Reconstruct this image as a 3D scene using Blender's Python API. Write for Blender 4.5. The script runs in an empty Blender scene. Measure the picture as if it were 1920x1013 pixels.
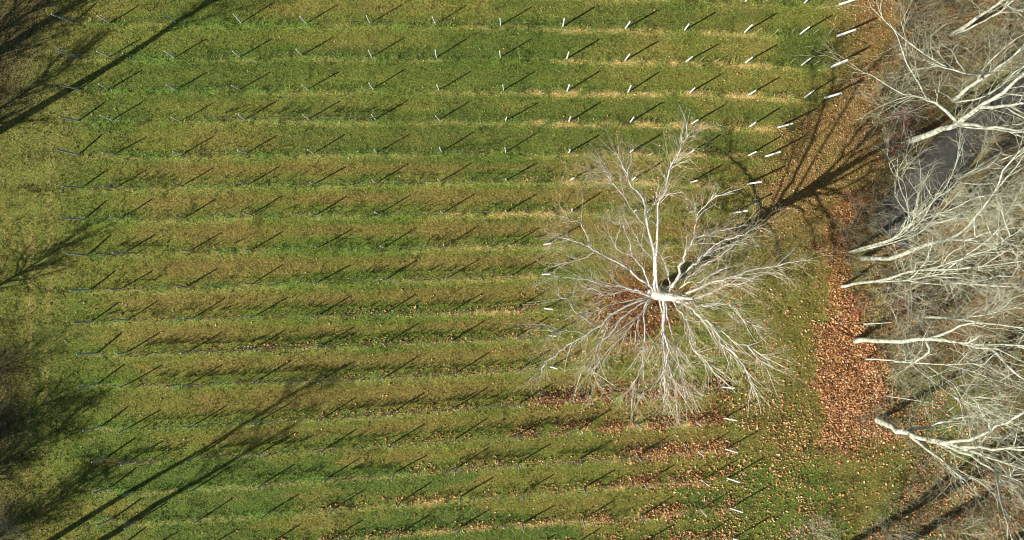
import bpy, math, random
import numpy as np

# ------------------------------------------------------------------ camera, sky, sun, exposure
scn = bpy.context.scene
col = scn.collection
H = 62.0                       # metres above the field
S = 1920.0 / 88.0              # photo pixels per metre on the ground
CX, CY = 960.0, 506.5
cam = bpy.data.cameras.new('camera')
cam.sensor_width = 36.0
cam.lens = 36.0 * H / 88.0
cam.clip_start = 0.5
cam.clip_end = 4000
camo = bpy.data.objects.new('camera', cam)
camo.location = (0, 0, H)
camo.rotation_euler = (0, 0, 0)
col.objects.link(camo)
scn.camera = camo

SUN_EL = 30.5
SH_ANG = 31.0                  # shadows run to the right and up at this angle
sdir = np.array([-math.cos(math.radians(SH_ANG)) * math.cos(math.radians(SUN_EL)),
                 -math.sin(math.radians(SH_ANG)) * math.cos(math.radians(SUN_EL)),
                 math.sin(math.radians(SUN_EL))])
w = bpy.data.worlds.new('World')
scn.world = w
w.use_nodes = True
wn = w.node_tree.nodes
bg = wn['Background']
sky = wn.new('ShaderNodeTexSky')
sky.sky_type = 'NISHITA'
sky.sun_disc = False
sky.sun_elevation = math.radians(SUN_EL)
sky.sun_rotation = math.atan2(sdir[0], sdir[1]) % (2 * math.pi)
w.node_tree.links.new(sky.outputs[0], bg.inputs[0])
bg.inputs[1].default_value = 0.05
sl = bpy.data.lights.new('sun', 'SUN')
sl.energy = 5.0
sl.angle = math.radians(0.5)
sl.color = (1.0, 0.955, 0.88)
so = bpy.data.objects.new('sun', sl)
from mathutils import Vector
so.rotation_euler = Vector(tuple(sdir)).to_track_quat('Z', 'Y').to_euler()
so.location = (-60, -40, 60)
col.objects.link(so)
scn.view_settings.view_transform = 'Standard'
scn.view_settings.look = 'None'
scn.view_settings.exposure = 0.62
scn.view_settings.gamma = 1.0
scn.cycles.pixel_filter_type = 'BLACKMAN_HARRIS'
scn.cycles.filter_width = 1.0

rnd = random.Random(7)
nrg = np.random.default_rng(11)

def U(px, py, h=0.0):
    k = (1.0 - h / H) / S
    return np.array([(px - CX) * k, -(py - CY) * k, h])

# ------------------------------------------------------------------ helpers
class Tubes:
    """collects polylines (points, radii) and builds them as one mesh of tapered tubes"""
    def __init__(self):
        self.d = {}
    def add(self, pts, rad, sides=3):
        self.d.setdefault((len(pts), sides), []).append((pts, rad))
    def arrays(self):
        V, F4, F3 = [], [], []
        off = 0
        for (n, s), lst in self.d.items():
            P = np.array([a for a, b in lst], float)
            R = np.array([b for a, b in lst], float)
            N = len(lst)
            T = np.gradient(P, axis=1)
            T /= np.linalg.norm(T, axis=2, keepdims=True) + 1e-9
            m = P[:, -1] - P[:, 0]
            m /= np.linalg.norm(m, axis=1, keepdims=True) + 1e-9
            ref = np.where(np.abs(m[:, 2:3]) < 0.8, np.array([[0, 0, 1.0]]), np.array([[1.0, 0, 0]]))
            ref = np.repeat(ref[:, None, :], n, 1)
            A = np.cross(T, ref); A /= np.linalg.norm(A, axis=2, keepdims=True) + 1e-9
            B = np.cross(T, A)
            ang = np.arange(s) * 2 * np.pi / s
            ring = (P[:, :, None, :] + R[:, :, None, None] *
                    (A[:, :, None, :] * np.cos(ang)[None, None, :, None] + B[:, :, None, :] * np.sin(ang)[None, None, :, None]))
            V.append(ring.reshape(-1, 3))
            base = off + (np.arange(N) * n * s)[:, None, None]
            i = np.arange(n - 1)[None, :, None] * s
            j = np.arange(s)[None, None, :]
            j2 = (j + 1) % s
            q = np.stack([base + i + j, base + i + s + j, base + i + s + j2, base + i + j2], -1)
            F4.append(q.reshape(-1, 4))
            if s == 3:
                b0 = off + (np.arange(N) * n * s)
                e0 = b0 + (n - 1) * s
                F3.append(np.stack([e0, e0 + 2, e0 + 1], -1))
            else:
                b0 = off + (np.arange(N) * n * s)
                for e0, fl in ((b0 + (n - 1) * s, True), (b0, False)):
                    for t in range(1, s - 1):
                        tri = [e0, e0 + t, e0 + t + 1]
                        F3.append(np.stack(tri[::-1] if fl else tri, -1))
            off += N * n * s
        return np.concatenate(V), np.concatenate(F4), np.concatenate(F3)
    def build(self, name, mat, parent=None, smooth=True):
        V, F4, F3 = self.arrays()
        return mesh_np(name, V, F4, F3, mat, parent, smooth)

def mesh_np(name, V, F4, F3, mat, parent=None, smooth=False, color=None):
    me = bpy.data.meshes.new(name)
    me.vertices.add(len(V))
    me.vertices.foreach_set('co', np.ascontiguousarray(V, np.float32).ravel())
    n4, n3 = (0 if F4 is None else len(F4)), (0 if F3 is None else len(F3))
    idx = []
    if n4: idx.append(F4.ravel())
    if n3: idx.append(F3.ravel())
    idx = np.concatenate(idx).astype(np.int32)
    me.loops.add(len(idx))
    me.loops.foreach_set('vertex_index', idx)
    me.polygons.add(n4 + n3)
    st = np.concatenate([np.arange(n4) * 4, n4 * 4 + np.arange(n3) * 3]).astype(np.int32)
    me.polygons.foreach_set('loop_start', st)
    if smooth:
        me.polygons.foreach_set('use_smooth', np.ones(n4 + n3, bool))
    if color is not None:
        at = me.color_attributes.new('albedo', 'FLOAT_COLOR', 'POINT')
        c4 = np.ones((len(V), 4), np.float32); c4[:, :3] = color
        at.data.foreach_set('color', c4.ravel())
    me.update(calc_edges=True)
    me.validate()
    if mat: me.materials.append(mat)
    o = bpy.data.objects.new(name, me)
    col.objects.link(o)
    if parent: o.parent = parent
    return o

def tag(o, label=None, cat=None, group=None, kind=None):
    if label: o['label'] = label
    if cat: o['category'] = cat
    if group: o['group'] = group
    if kind: o['kind'] = kind
    return o

def thing(name, label, cat, loc, group=None):
    o = bpy.data.objects.new(name, None)
    o.empty_display_size = 0.3
    o.location = tuple(loc)
    col.objects.link(o)
    return tag(o, label, cat, group)

def child(o, root):
    """o was built in world space: parent it under root keeping its place"""
    o.parent = root
    me = o.data
    n = len(me.vertices)
    a = np.empty(n * 3, np.float32); me.vertices.foreach_get('co', a)
    a = a.reshape(-1, 3) - np.array(root.location, np.float32)
    me.vertices.foreach_set('co', a.ravel())
    me.update()
    return o

GRIDS = {}
def vnoise(x, y, scale, seed):
    """smooth value noise 0..1"""
    if seed not in GRIDS: GRIDS[seed] = np.random.default_rng(seed).random((256, 256))
    g = GRIDS[seed]
    x = np.asarray(x) / scale + 1000; y = np.asarray(y) / scale + 1000
    xi = np.floor(x).astype(int); yi = np.floor(y).astype(int)
    fx = x - xi; fy = y - yi
    fx = fx * fx * (3 - 2 * fx); fy = fy * fy * (3 - 2 * fy)
    a = g[xi % 256, yi % 256]; b = g[(xi + 1) % 256, yi % 256]
    c = g[xi % 256, (yi + 1) % 256]; d = g[(xi + 1) % 256, (yi + 1) % 256]
    return (a * (1 - fx) + b * fx) * (1 - fy) + (c * (1 - fx) + d * fx) * fy

def fbm(x, y, scale, seed):
    return (vnoise(x, y, scale, seed) * .5 + vnoise(x, y, scale * .47, seed + 1) * .3 + vnoise(x, y, scale * .21, seed + 2) * .2)

def sstep(a, b, x):
    t = np.clip((x - a) / (b - a), 0, 1)
    return t * t * (3 - 2 * t)

# ------------------------------------------------------------------ materials
def nmat(name, rough=0.8, spec=0.2):
    m = bpy.data.materials.new(name); m.use_nodes = True
    nt = m.node_tree; b = nt.nodes['Principled BSDF']
    b.inputs['Roughness'].default_value = rough
    b.inputs['Specular IOR Level'].default_value = spec
    return m, nt, b

def N(nt, t, **kw):
    n = nt.nodes.new(t)
    for k, v in kw.items(): setattr(n, k, v)
    return n

def mix(nt, a, b, fac, mode='MIX'):
    n = nt.nodes.new('ShaderNodeMix'); n.data_type = 'RGBA'; n.blend_type = mode
    for s, v in ((6, a), (7, b), (0, fac)):
        if hasattr(v, 'is_linked') or hasattr(v, 'links'): nt.links.new(v, n.inputs[s])
        elif s == 0: n.inputs[0].default_value = v
        else: n.inputs[s].default_value = (*v, 1)
    return n.outputs[2]

def noise(nt, scale, detail=4, rough=0.6, vec=None):
    n = nt.nodes.new('ShaderNodeTexNoise')
    n.inputs['Scale'].default_value = scale; n.inputs['Detail'].default_value = detail
    n.inputs['Roughness'].default_value = rough
    if vec is not None: nt.links.new(vec, n.inputs['Vector'])
    return n.outputs[0]

def ramp(nt, fac, stops):
    n = nt.nodes.new('ShaderNodeValToRGB')
    e = n.color_ramp.elements
    while len(e) < len(stops): e.new(0.5)
    for el, (p, c) in zip(e, stops):
        el.position = p; el.color = (*c, 1) if len(c) == 3 else c
    nt.links.new(fac, n.inputs[0])
    return n.outputs[0]

def bump(nt, b, h, strength, dist):
    n = nt.nodes.new('ShaderNodeBump')
    n.inputs['Strength'].default_value = strength; n.inputs['Distance'].default_value = dist
    nt.links.new(h, n.inputs['Height']); nt.links.new(n.outputs[0], b.inputs['Normal'])

def bark_mat(name, c1, c2, scale=3.0, spots=0.0):
    m, nt, b = nmat(name, 0.85, 0.1)
    geo = N(nt, 'ShaderNodeNewGeometry').outputs['Position']
    f = noise(nt, scale, 5, 0.65, geo)
    c = ramp(nt, f, [(0.32, c1), (0.62, c2)])
    if spots:
        f2 = noise(nt, 9.0, 3, 0.5, geo)
        c = mix(nt, c, (0.16, 0.15, 0.11), ramp(nt, f2, [(0.60, (0, 0, 0)), (0.68, (spots,) * 3)]))
    nt.links.new(c, b.inputs['Base Color'])
    bump(nt, b, noise(nt, 22, 4, 0.6, geo), 0.5, 0.03)
    return m

def attr_mat(name, rough=0.75, amt=0.25, transl=0.0):
    m, nt, b = nmat(name, rough, 0.15)
    a = N(nt, 'ShaderNodeAttribute', attribute_name='albedo')
    geo = N(nt, 'ShaderNodeNewGeometry').outputs['Position']
    f = noise(nt, 14, 3, 0.6, geo)
    c = mix(nt, a.outputs['Color'], ramp(nt, f, [(0.3, (1 - amt,) * 3), (0.7, (1 + amt,) * 3)]), 1.0, 'MULTIPLY')
    nt.links.new(c, b.inputs['Base Color'])
    if transl:
        tr = nt.nodes.new('ShaderNodeBsdfTranslucent')
        nt.links.new(c, tr.inputs[0])
        ms = nt.nodes.new('ShaderNodeMixShader'); ms.inputs[0].default_value = transl
        out = nt.nodes['Material Output']
        nt.links.new(b.outputs[0], ms.inputs[1]); nt.links.new(tr.outputs[0], ms.inputs[2])
        nt.links.new(ms.outputs[0], out.inputs[0])
    return m

M_white = bark_mat('white_bark', (0.30, 0.285, 0.23), (0.78, 0.77, 0.71), 4.5, 0.7)
M_twig = bark_mat('pale_twig', (0.40, 0.34, 0.21), (0.62, 0.55, 0.38), 2.0)
M_gray = bark_mat('lichen_grey_bark', (0.17, 0.185, 0.13), (0.68, 0.69, 0.56), 3.6, 0.9)
M_graytwig = bark_mat('lichen_grey_twig', (0.20, 0.205, 0.13), (0.68, 0.68, 0.51), 1.5)
M_shrub = bark_mat('olive_grey_twig', (0.21, 0.195, 0.115), (0.50, 0.465, 0.31), 1.2)
M_dark = bark_mat('dark_brown_bark', (0.05, 0.042, 0.033), (0.12, 0.10, 0.08), 1.8)
M_vine = bark_mat('vine_bark', (0.13, 0.105, 0.07), (0.26, 0.21, 0.14), 4.0)
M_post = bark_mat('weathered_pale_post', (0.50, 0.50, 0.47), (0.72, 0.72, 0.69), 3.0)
M_post_shaded = bark_mat('shaded_grey_post', (0.24, 0.25, 0.24), (0.44, 0.45, 0.43), 3.0)  # copy for posts seen from their shaded side, shade put into the colour
M_post_end_shaded = bark_mat('shaded_grey_green_post', (0.19, 0.23, 0.20), (0.40, 0.45, 0.41), 2.0)  # left end posts: their sunless side is painted in as a darker tone
M_stake = bark_mat('bamboo_stake', (0.50, 0.42, 0.26), (0.66, 0.58, 0.40), 4.0)
M_leaf = attr_mat('leaf', 0.6, 0.15, 0.15)
M_grass = attr_mat('grass_blade', 0.7, 0.2, 0.25)
m, nt, b = nmat('galvanised_wire', 0.5, 0.4)
geo = N(nt, 'ShaderNodeNewGeometry').outputs['Position']
nt.links.new(ramp(nt, noise(nt, 6, 3, .6, geo), [(0.3, (0.3, 0.31, 0.3)), (0.7, (0.45, 0.46, 0.45))]), b.inputs['Base Color'])
b.inputs['Metallic'].default_value = 0.3
M_wire = m

# ------------------------------------------------------------------ rows of posts: photo points of every foot
# (feet from left to right; first and last are leaning end posts given as foot + head)
ROWS = [
 dict(p=[(205,-18),(330,-19),(452,-18),(575,-17),(695,-17),(817,-15),(938,-13),(1056,-10),(1172,-7),(1285,-3),(1397,3),(1508,6)], R=((1574,8.4),(1609,-3)), L=((136,-18),(96,-34))),
 dict(p=[(206,43.6),(330.5,43),(453,44),(575,44),(694.7,44),(817,46),(938.7,47),(1056,50),(1172.6,53.7),(1284,56.4),(1395.8,61),(1500,64.4)], L=((137.6,42.6),(97,27)), R=((1569,67.8),(1604,55.4))),
 dict(p=[(205,107),(327,109),(451,107.4),(567,103),(697,107),(819,108),(938.7,107),(1063,110),(1172.6,113),(1286,116),(1397.5,117.5),(1503,122.5)], L=((146,108),(105.7,94)), R=((1559,125),(1589.5,112))),
 dict(p=[(203,169),(330.5,169),(450,168),(577,168),(699,167),(823,168.5),(944,169),(1063.6,171),(1177.6,173),(1293.4,173.5),(1404,178),(1508,183)], L=((149,168),(112,159)), R=((1547,183.6),(1578,174.5))),
 dict(p=[(211,225.5),(339,227),(460,224),(579,224),(704,224),(824,225),(948,225.6),(1067,227.6),(1182,229),(1297,232.6),(1406,237.6)], L=((147.7,226.5),(112,219)), R=((1459,239),(1486.5,231.6))),
 dict(p=[(215,290),(342,290),(463,288),(588,287.6),(706.5,286),(829,285),(948,286),(1067,286),(1182,286),(1291,288),(1403,292)], L=((147.7,290),(107,281)), R=((1435,293.6),(1464,284.6))),
 dict(p=[(216,352),(341,349),(465,346),(590,345),(706,343),(826,340),(950,338),(1070,337),(1185,338),(1295,342)], L=((155,352),(117,349)), R=((1401,345),(1428,341))),
 dict(p=[(227,409),(345,409),(471,402),(592,403),(710,401),(831,400),(950,398),(1073,396),(1187,397),(1294,398)], L=((159,411.5),(115,409)), R=((1376,399),(1402,395))),
 dict(p=[(233,475),(357,471),(472.5,468),(599,463),(720.5,464),(835,462),(959,459)], L=((164,479),(124.6,475)), R=((1020,458.5),(1034,456))),
 dict(p=[(229,541),(350,537.5),(473,533),(599,528),(722,524.6),(840,521),(959,517)], L=((170,543),(132,545)), R=((1016.5,514.5),(1032,514))),
 dict(p=[(241,599),(362,596),(480,592),(601,590),(722,588),(845,584),(965.5,580)], L=((173.5,602),(138,606)), R=((1021,578.6),(1036,580))),
 dict(p=[(239,660),(355,658),(480,652),(606,647),(728,642),(850,637),(969,631)], L=((183,662),(144,665)), R=((1029,629),(1043,630.6))),
 dict(p=[(243,718),(358,719.6),(487,711.6),(606,710),(725.6,705),(855,699),(975.6,692)], L=((185,719),(146.5,727.5)), R=((1032.6,688),(1045,691.5))),
 dict(p=[(243,801.5),(367,795),(490,787),(609,782),(737,772),(855,763.6),(975.6,755),(1088,745),(1197,739),(1306,733)], L=((191,799),(156,808)), R=((1354.5,726),(1376.6,728))),
 dict(p=[(247.5,862),(370,854),(495,846),(612,839),(735.6,831),(855,822),(972,814),(1086,804.5),(1195,795.5),(1304.7,789)], L=((201.7,856.6),(172.5,866.6)), R=((1357.5,784),(1382,789))),
 dict(p=[(250.6,921),(372.5,912),(497,904.6),(617,894.5),(740.7,886),(858,876),(972,867.6),(1088,860),(1196,854),(1309,845.6)], L=((207,914.5),(173.5,924.5)), R=((1359.6,842),(1383,849))),
 dict(p=[(255,977),(381,970),(503,961.6),(629,952),(750.7,941.5),(864,931),(980.6,924),(1094.7,914),(1207,905),(1315.7,900)], L=((214,971),(182,985)), R=((1363.7,897),(1387,904.6))),
 dict(p=[(275,1030),(391,1024),(507,1019),(621,1011),(749,998.5),(864,988),(979.6,981),(1093,973),(1203,966),(1314,955)], L=((222,1027),(192,1040)), R=((1368.6,953),(1393,961))),
 dict(p=[(283,1086),(398,1080),(515,1074),(628,1068),(752,1056),(868,1046),(982,1038),(1065,1028),(1205,1018),(1318,1008)], L=((228,1085),(196,1100)), R=((1374,1010),(1400,1018))),
]
RX, RY = [], []
for r in ROWS:
    xs = [r['L'][0][0]] + [p[0] for p in r['p']] + [r['R'][0][0]]
    ys = [r['L'][0][1]] + [p[1] for p in r['p']] + [r['R'][0][1]]
    RX.append(xs); RY.append(ys)

def rowdist(px, py):
    """signed distance (photo pixels, + = below the row) to the nearest row, index of it, half gap"""
    best = np.full(np.shape(px), 1e9); idx = np.zeros(np.shape(px), int)
    for i, (xs, ys) in enumerate(zip(RX, RY)):
        # extend beyond the ends with the row's slope
        y = np.interp(px, xs, ys)
        d = py - y
        sel = np.abs(d) < np.abs(best)
        best = np.where(sel, d, best); idx = np.where(sel, i, idx)
    return best, idx

# right edge of the planted field along y (photo)
EDGE_Y = [-200, 8, 68, 125, 184, 239, 294, 345, 399, 458, 690, 726, 784, 900, 1010, 1200]
EDGE_X = [1600, 1574, 1569, 1559, 1547, 1459, 1435, 1401, 1376, 1400, 1400, 1354, 1357, 1363, 1374, 1390]
def wood_edge(py):
    return np.interp(py, [-300, 0, 120, 220, 330, 440, 560, 680, 800, 850, 900, 960, 1013, 1200],
                     [1690, 1690, 1650, 1640, 1640, 1580, 1575, 1650, 1655, 1700, 1690, 1640, 1600, 1480])

def drift(px, py):
    x = (px - CX) / S; y = -(py - CY) / S
    n1 = fbm(x, y, 3.0, 101); n2 = fbm(x, y, 1.0, 103)
    wr = sstep(1522, 1568, px - 85 * (n2 - .5) - 70 * (n1 - .5)) * (1 - sstep(5, 50, px - wood_edge(py) - 90 * (n1 - .5) - 60 * (n2 - .5))) * sstep(340, 430, py) * (1 - sstep(760, 860, py + 90 * (n2 - .5)))
    return wr
def gheight(x, y):
    px = x * S + CX; py = -y * S + CY
    d, i = rowdist(px, py)
    inside = (np.abs(x) < 56) & (np.abs(y) < 34)
    z = (fbm(x, y, 2.5, 5) - .5) * .09 + (fbm(x, y, .9, 8) - .5) * .07
    z = z + .05 * np.exp(-(d / 7.) ** 2) * (px > 160) * (px < np.interp(py, EDGE_Y, EDGE_X))
    z = z + drift(px, py) * (.05 + .42 * (fbm(x, y, 1.0, 9) - .3))
    return np.where(inside, z, 0)
def lerp(a, b, t):
    return a * (1 - t[..., None]) + np.array(b) * t[..., None]

def ground_color(px, py):
    x = (px - CX) / S; y = -(py - CY) / S
    n1 = fbm(x, y, 5.0, 3); n2 = fbm(x, y, 1.6, 21); n3 = fbm(x, y, 13.0, 41)
    d, idx = rowdist(px, py)
    c = np.zeros(px.shape + (3,)); c[:] = (0.118, 0.132, 0.036)
    c = lerp(c, (0.150, 0.142, 0.046), sstep(.4, .66, n1))
    c = lerp(c, (0.080, 0.118, 0.028), sstep(.5, .72, n3) * .7)
    field = sstep(100, 190, px) * (1 - sstep(-20, 25, px - np.interp(py, EDGE_Y, EDGE_X)))
    # brown worn band in the middle of the alleys
    mid = sstep(15, 24, np.abs(d)) * field
    bw = sstep(230, 330, py) * (1 - .75 * sstep(760, 900, py)) * sstep(180, 420, px) * (.35 + .9 * sstep(.35, .6, n1)) + .22
    c = lerp(c, (0.152, 0.118, 0.046), np.clip(mid * bw, 0, .8))
    # wheel tracks darker green at the top
    c = lerp(c, (0.062, 0.092, 0.026), sstep(.42, .6, fbm(x * .25, y, 2.2, 77)) * (1 - sstep(240, 420, py)) * field * .6)
    c = lerp(c, (0.060, 0.100, 0.028), sstep(.42, .6, fbm(x * .25, y, 2.2, 78)) * sstep(780, 860, py) * field * .75)
    # lusher green along the rows
    near = np.exp(-((d - 2 - 8 * (n2 - .5)) / 6.0) ** 2) * field
    c = lerp(c, (0.100, 0.160, 0.042), near * sstep(.42, .62, n2) * (.35 + .65 * (1 - sstep(500, 1000, px))))
    c = lerp(c, (0.19, 0.185, 0.07), np.exp(-((d - 7 - 10 * (n2 - .5)) / 4.0) ** 2) * field * sstep(.3, .55, n1) * .85)
    # straw along some rows
    straw = np.zeros(px.shape)
    for i, x0, x1, a in ((1, 1050, 1420, .5), (2, 1060, 1480, .8), (3, 1000, 1500, .95), (4, 1000, 1470, 1.), (5, 1060, 1440, .75), (6, 990, 1400, .9),
                         (7, 850, 1060, 1.), (8, 830, 960, .5), (9, 840, 1010, .5), (10, 830, 1000, .8), (13, 1000, 1330, .6), (14, 1080, 1350, .9),
                         (15, 1040, 1360, .9), (16, 1080, 1360, .9), (17, 780, 1360, .8), (16, 780, 830, 1.), (1, 880, 1000, .3), (12, 800, 1000, .4)):
        straw = np.maximum(straw, (idx == i) * sstep(x0 - 20, x0 + 20, px) * (1 - sstep(x1 - 20, x1 + 20, px)) * a)
    n4 = fbm(x * .5, y, .5, 205)
    straw *= np.exp(-((d - 4 - 8 * (n2 - .5)) / 4.5) ** 2) * sstep(.36, .62, n4) * 1.1 * field
    c = lerp(c, (0.40, 0.285, 0.14), np.clip(straw, 0, .85))
    # left headland: trodden, paler, with leaf crumbs
    hl = (1 - sstep(110, 190, px)) * (1 - sstep(330, 520, py))
    c = lerp(c, (0.132, 0.128, 0.045), hl * .6)
    stripe = (np.exp(-((px - 95 + (py - 300) * .02) / 7.0) ** 2) + np.exp(-((px - 62 + (py - 300) * .02) / 7.0) ** 2)) * sstep(90, 220, py) * (1 - sstep(900, 1013, py))
    c = lerp(c, (0.21, 0.18, 0.075), np.clip(stripe * .7, 0, 1))
    mow = (1 - sstep(105, 165, px)) * sstep(.45, .6, fbm(x * 1.0, y * .06, .55, 221))
    c = lerp(c, (0.132, 0.146, 0.045), mow * .7)
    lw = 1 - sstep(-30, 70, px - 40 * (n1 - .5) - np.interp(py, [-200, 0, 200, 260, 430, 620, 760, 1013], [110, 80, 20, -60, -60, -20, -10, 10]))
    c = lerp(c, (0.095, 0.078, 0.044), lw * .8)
    # right headland: brown leaf crumbs
    rh = sstep(-30, 60, px - np.interp(py, EDGE_Y, EDGE_X) - 60 * (n1 - .5))
    c = lerp(c, (0.135, 0.118, 0.042), rh * .8)
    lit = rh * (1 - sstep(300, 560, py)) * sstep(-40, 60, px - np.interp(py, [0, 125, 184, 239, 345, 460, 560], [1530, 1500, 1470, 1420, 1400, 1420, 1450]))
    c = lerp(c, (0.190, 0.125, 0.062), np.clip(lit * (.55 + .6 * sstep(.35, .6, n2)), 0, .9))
    c = lerp(c, (0.080, 0.125, 0.03), rh * sstep(820, 900, py) * sstep(.42, .55, n1) * .7)
    # litter under the big tree
    rt = np.hypot(px - 1195, (py - 570) * 1.05)
    c = lerp(c, (0.17, 0.09, 0.045), (1 - sstep(30, 105, rt + 50 * (n2 - .5))) * .75)
    # leaf windrow at the wood edge
    wr = sstep(1520, 1562, px - 60 * (n2 - .5) - 40 * (n1 - .5) + 25 * sstep(560, 700, py) * 0) * (1 - sstep(20, 60, px - wood_edge(py) - 40 * (n1 - .5))) * sstep(300, 420, py) * (1 - sstep(800, 850, py))
    c = lerp(c, (0.15, 0.075, 0.035), np.clip(drift(px, py), 0, .9))
    # wood floor
    wd = sstep(-15, 40, px - wood_edge(py) - 40 * (n1 - .5))
    wc = lerp(np.broadcast_to(np.array((0.115, 0.100, 0.055)), c.shape), (0.165, 0.105, 0.05), sstep(.4, .6, n2))
    wc = lerp(wc, (0.18, 0.165, 0.085), sstep(.48, .66, n1) * .8)
    wc = lerp(wc, (0.105, 0.135, 0.05), sstep(620, 760, py) * sstep(.38, .55, fbm(x, y, 4, 91)) * .8)
    c = c * (1 - wd[..., None]) + wc * wd[..., None]
    c = c * np.array((1.5, 1.5, 1.2))
    return np.clip(c, 0.01, 0.8)

# ------------------------------------------------------------------ ground sheet
gx = np.concatenate([-np.geomspace(1500, 60, 14), np.arange(-56, 56.01, 0.2), np.geomspace(60, 1500, 14)])
gy = np.concatenate([-np.geomspace(1500, 38, 14), np.arange(-34, 34.01, 0.2), np.geomspace(38, 1500, 14)])
GX, GY = np.meshgrid(gx, gy)
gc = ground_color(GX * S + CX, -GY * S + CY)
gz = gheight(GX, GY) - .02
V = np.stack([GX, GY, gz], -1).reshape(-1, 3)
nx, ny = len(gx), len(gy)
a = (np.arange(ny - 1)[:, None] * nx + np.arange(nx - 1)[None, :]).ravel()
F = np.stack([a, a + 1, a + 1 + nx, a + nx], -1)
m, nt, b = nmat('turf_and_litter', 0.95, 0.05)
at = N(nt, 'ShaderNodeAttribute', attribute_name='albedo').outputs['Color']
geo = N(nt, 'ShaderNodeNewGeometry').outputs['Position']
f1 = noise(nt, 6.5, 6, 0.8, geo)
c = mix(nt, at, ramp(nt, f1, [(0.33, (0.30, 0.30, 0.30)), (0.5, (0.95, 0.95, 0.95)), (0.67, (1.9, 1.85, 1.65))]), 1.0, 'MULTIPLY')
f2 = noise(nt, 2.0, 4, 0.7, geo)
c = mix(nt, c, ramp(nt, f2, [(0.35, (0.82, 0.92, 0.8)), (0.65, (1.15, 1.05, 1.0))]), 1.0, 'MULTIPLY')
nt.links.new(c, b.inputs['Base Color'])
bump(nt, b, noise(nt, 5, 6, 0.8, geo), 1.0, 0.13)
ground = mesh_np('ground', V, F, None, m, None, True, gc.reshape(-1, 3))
tag(ground, kind='structure')

# asphalt driveway showing between the trees
dv = [U(*p) for p in ((1628, 412), (1722, 290), (1775, 235), (1850, 180), (1960, 118), (2100, 60), (2125, 110), (1985, 175), (1900, 225), (1840, 282), (1795, 345), (1752, 400), (1700, 470))]
DV = np.array(dv); DV[:, 2] = 0.03
cen = DV.mean(0)
Vd = np.concatenate([DV, DV - np.array([0, 0, .1])])
nD = len(DV)
F3 = np.array([q for i in range(6) for q in ([i, (nD - i) % nD if i else 0, nD - 1 - i], [i, nD - 1 - i, i + 1]) if len(set(q)) == 3])
F4 = np.array([[i, (i + 1) % nD, (i + 1) % nD + nD, i + nD] for i in range(nD)])
m, nt, b = nmat('asphalt', 0.9, 0.2)
geo = N(nt, 'ShaderNodeNewGeometry').outputs['Position']
nt.links.new(ramp(nt, noise(nt, 2.2, 8, 0.75, geo), [(0.3, (0.045, 0.044, 0.038)), (0.7, (0.115, 0.108, 0.09))]), b.inputs['Base Color'])
bump(nt, b, noise(nt, 40, 3, .6, geo), .3, .01)
drv = mesh_np('driveway', Vd, F4, F3, m)
tag(drv, kind='structure')

# ------------------------------------------------------------------ grass blades
def in_drive(px, py):
    up = np.interp(px, [1628, 1722, 1775, 1850, 1960, 2100], [412, 290, 235, 180, 118, 60])
    lo = np.interp(px, [1628, 1700, 1752, 1795, 1840, 1900, 1985, 2125], [412, 470, 400, 345, 282, 225, 175, 110])
    return (px > 1628) & (px < 2110) & (py > up + 2) & (py < lo - 2)
NT = 170000
tx = nrg.uniform(-49, 49, NT); ty = nrg.uniform(-27.5, 27.5, NT)
px = tx * S + CX; py = -ty * S + CY
dd, ii = rowdist(px, py)
dens = .55 + .6 * sstep(.35, .65, fbm(tx, ty, .9, 61))
dens += .4 * np.exp(-(dd / 12.) ** 2)
dens *= np.where(px > wood_edge(py), .45, 1.) * np.where((px > 1535) & (px < wood_edge(py) + 20) & (py > 330) & (py < 830), .25, 1.)
dens += .5 * np.exp(-((dd - 2) / 6.) ** 2)
keep = (nrg.random(NT) < dens) & ~in_drive(px, py)
tx, ty, px, py = tx[keep], ty[keep], px[keep], py[keep]
NT = len(tx)
NBL = 5
clump = fbm(tx, ty, .42, 301)
cl = ground_color(px, py) * (.45 + 1.15 * sstep(.3, .7, clump))[:, None] * nrg.uniform(.6, 1.6, (NT, 1)) * nrg.uniform(.9, 1.1, (NT, 3))
tall = (.025 + .06 * sstep(.35, .7, fbm(tx, ty, 1.1, 63)) + .05 * sstep(.45, .7, clump) + .13 * np.exp(-((dd[keep] - 2) / 5.) ** 2) * sstep(.35, .6, fbm(tx, ty, .8, 65)) + .06 * np.exp(-(rowdist(px, py)[0] / 10.) ** 2) * sstep(.4, .6, fbm(tx, ty, 2, 64)))
bx = np.repeat(tx, NBL) + nrg.normal(0, .05, NT * NBL)
by = np.repeat(ty, NBL) + nrg.normal(0, .05, NT * NBL)
hh = np.repeat(tall, NBL) * nrg.uniform(.6, 1.3, NT * NBL)
an = nrg.uniform(0, 2 * np.pi, NT * NBL); wdt = nrg.uniform(.012, .028, NT * NBL)
la = nrg.uniform(0, 2 * np.pi, NT * NBL); ll = hh * nrg.uniform(.5, 2.2, NT * NBL)
gzb = np.repeat(gheight(tx, ty), NBL) - .03
b0 = np.stack([bx - np.cos(an) * wdt, by - np.sin(an) * wdt, gzb], -1)
b1 = np.stack([bx + np.cos(an) * wdt, by + np.sin(an) * wdt, gzb], -1)
tp = np.stack([bx + np.cos(la) * ll, by + np.sin(la) * ll, gzb + .02 + hh], -1)
V = np.stack([b0, b1, tp], 1).reshape(-1, 3)
F3 = np.arange(len(V)).reshape(-1, 3)
gcol = np.repeat(np.repeat(cl, NBL, 0) * nrg.uniform(.8, 1.25, (NT * NBL, 1)), 3, 0)
grass = mesh_np('grass', V, None, F3, M_grass, None, False, np.clip(gcol, 0.01, .7))
tag(grass, 'short olive green grass covering the whole vineyard floor', 'grass', kind='stuff')

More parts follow.
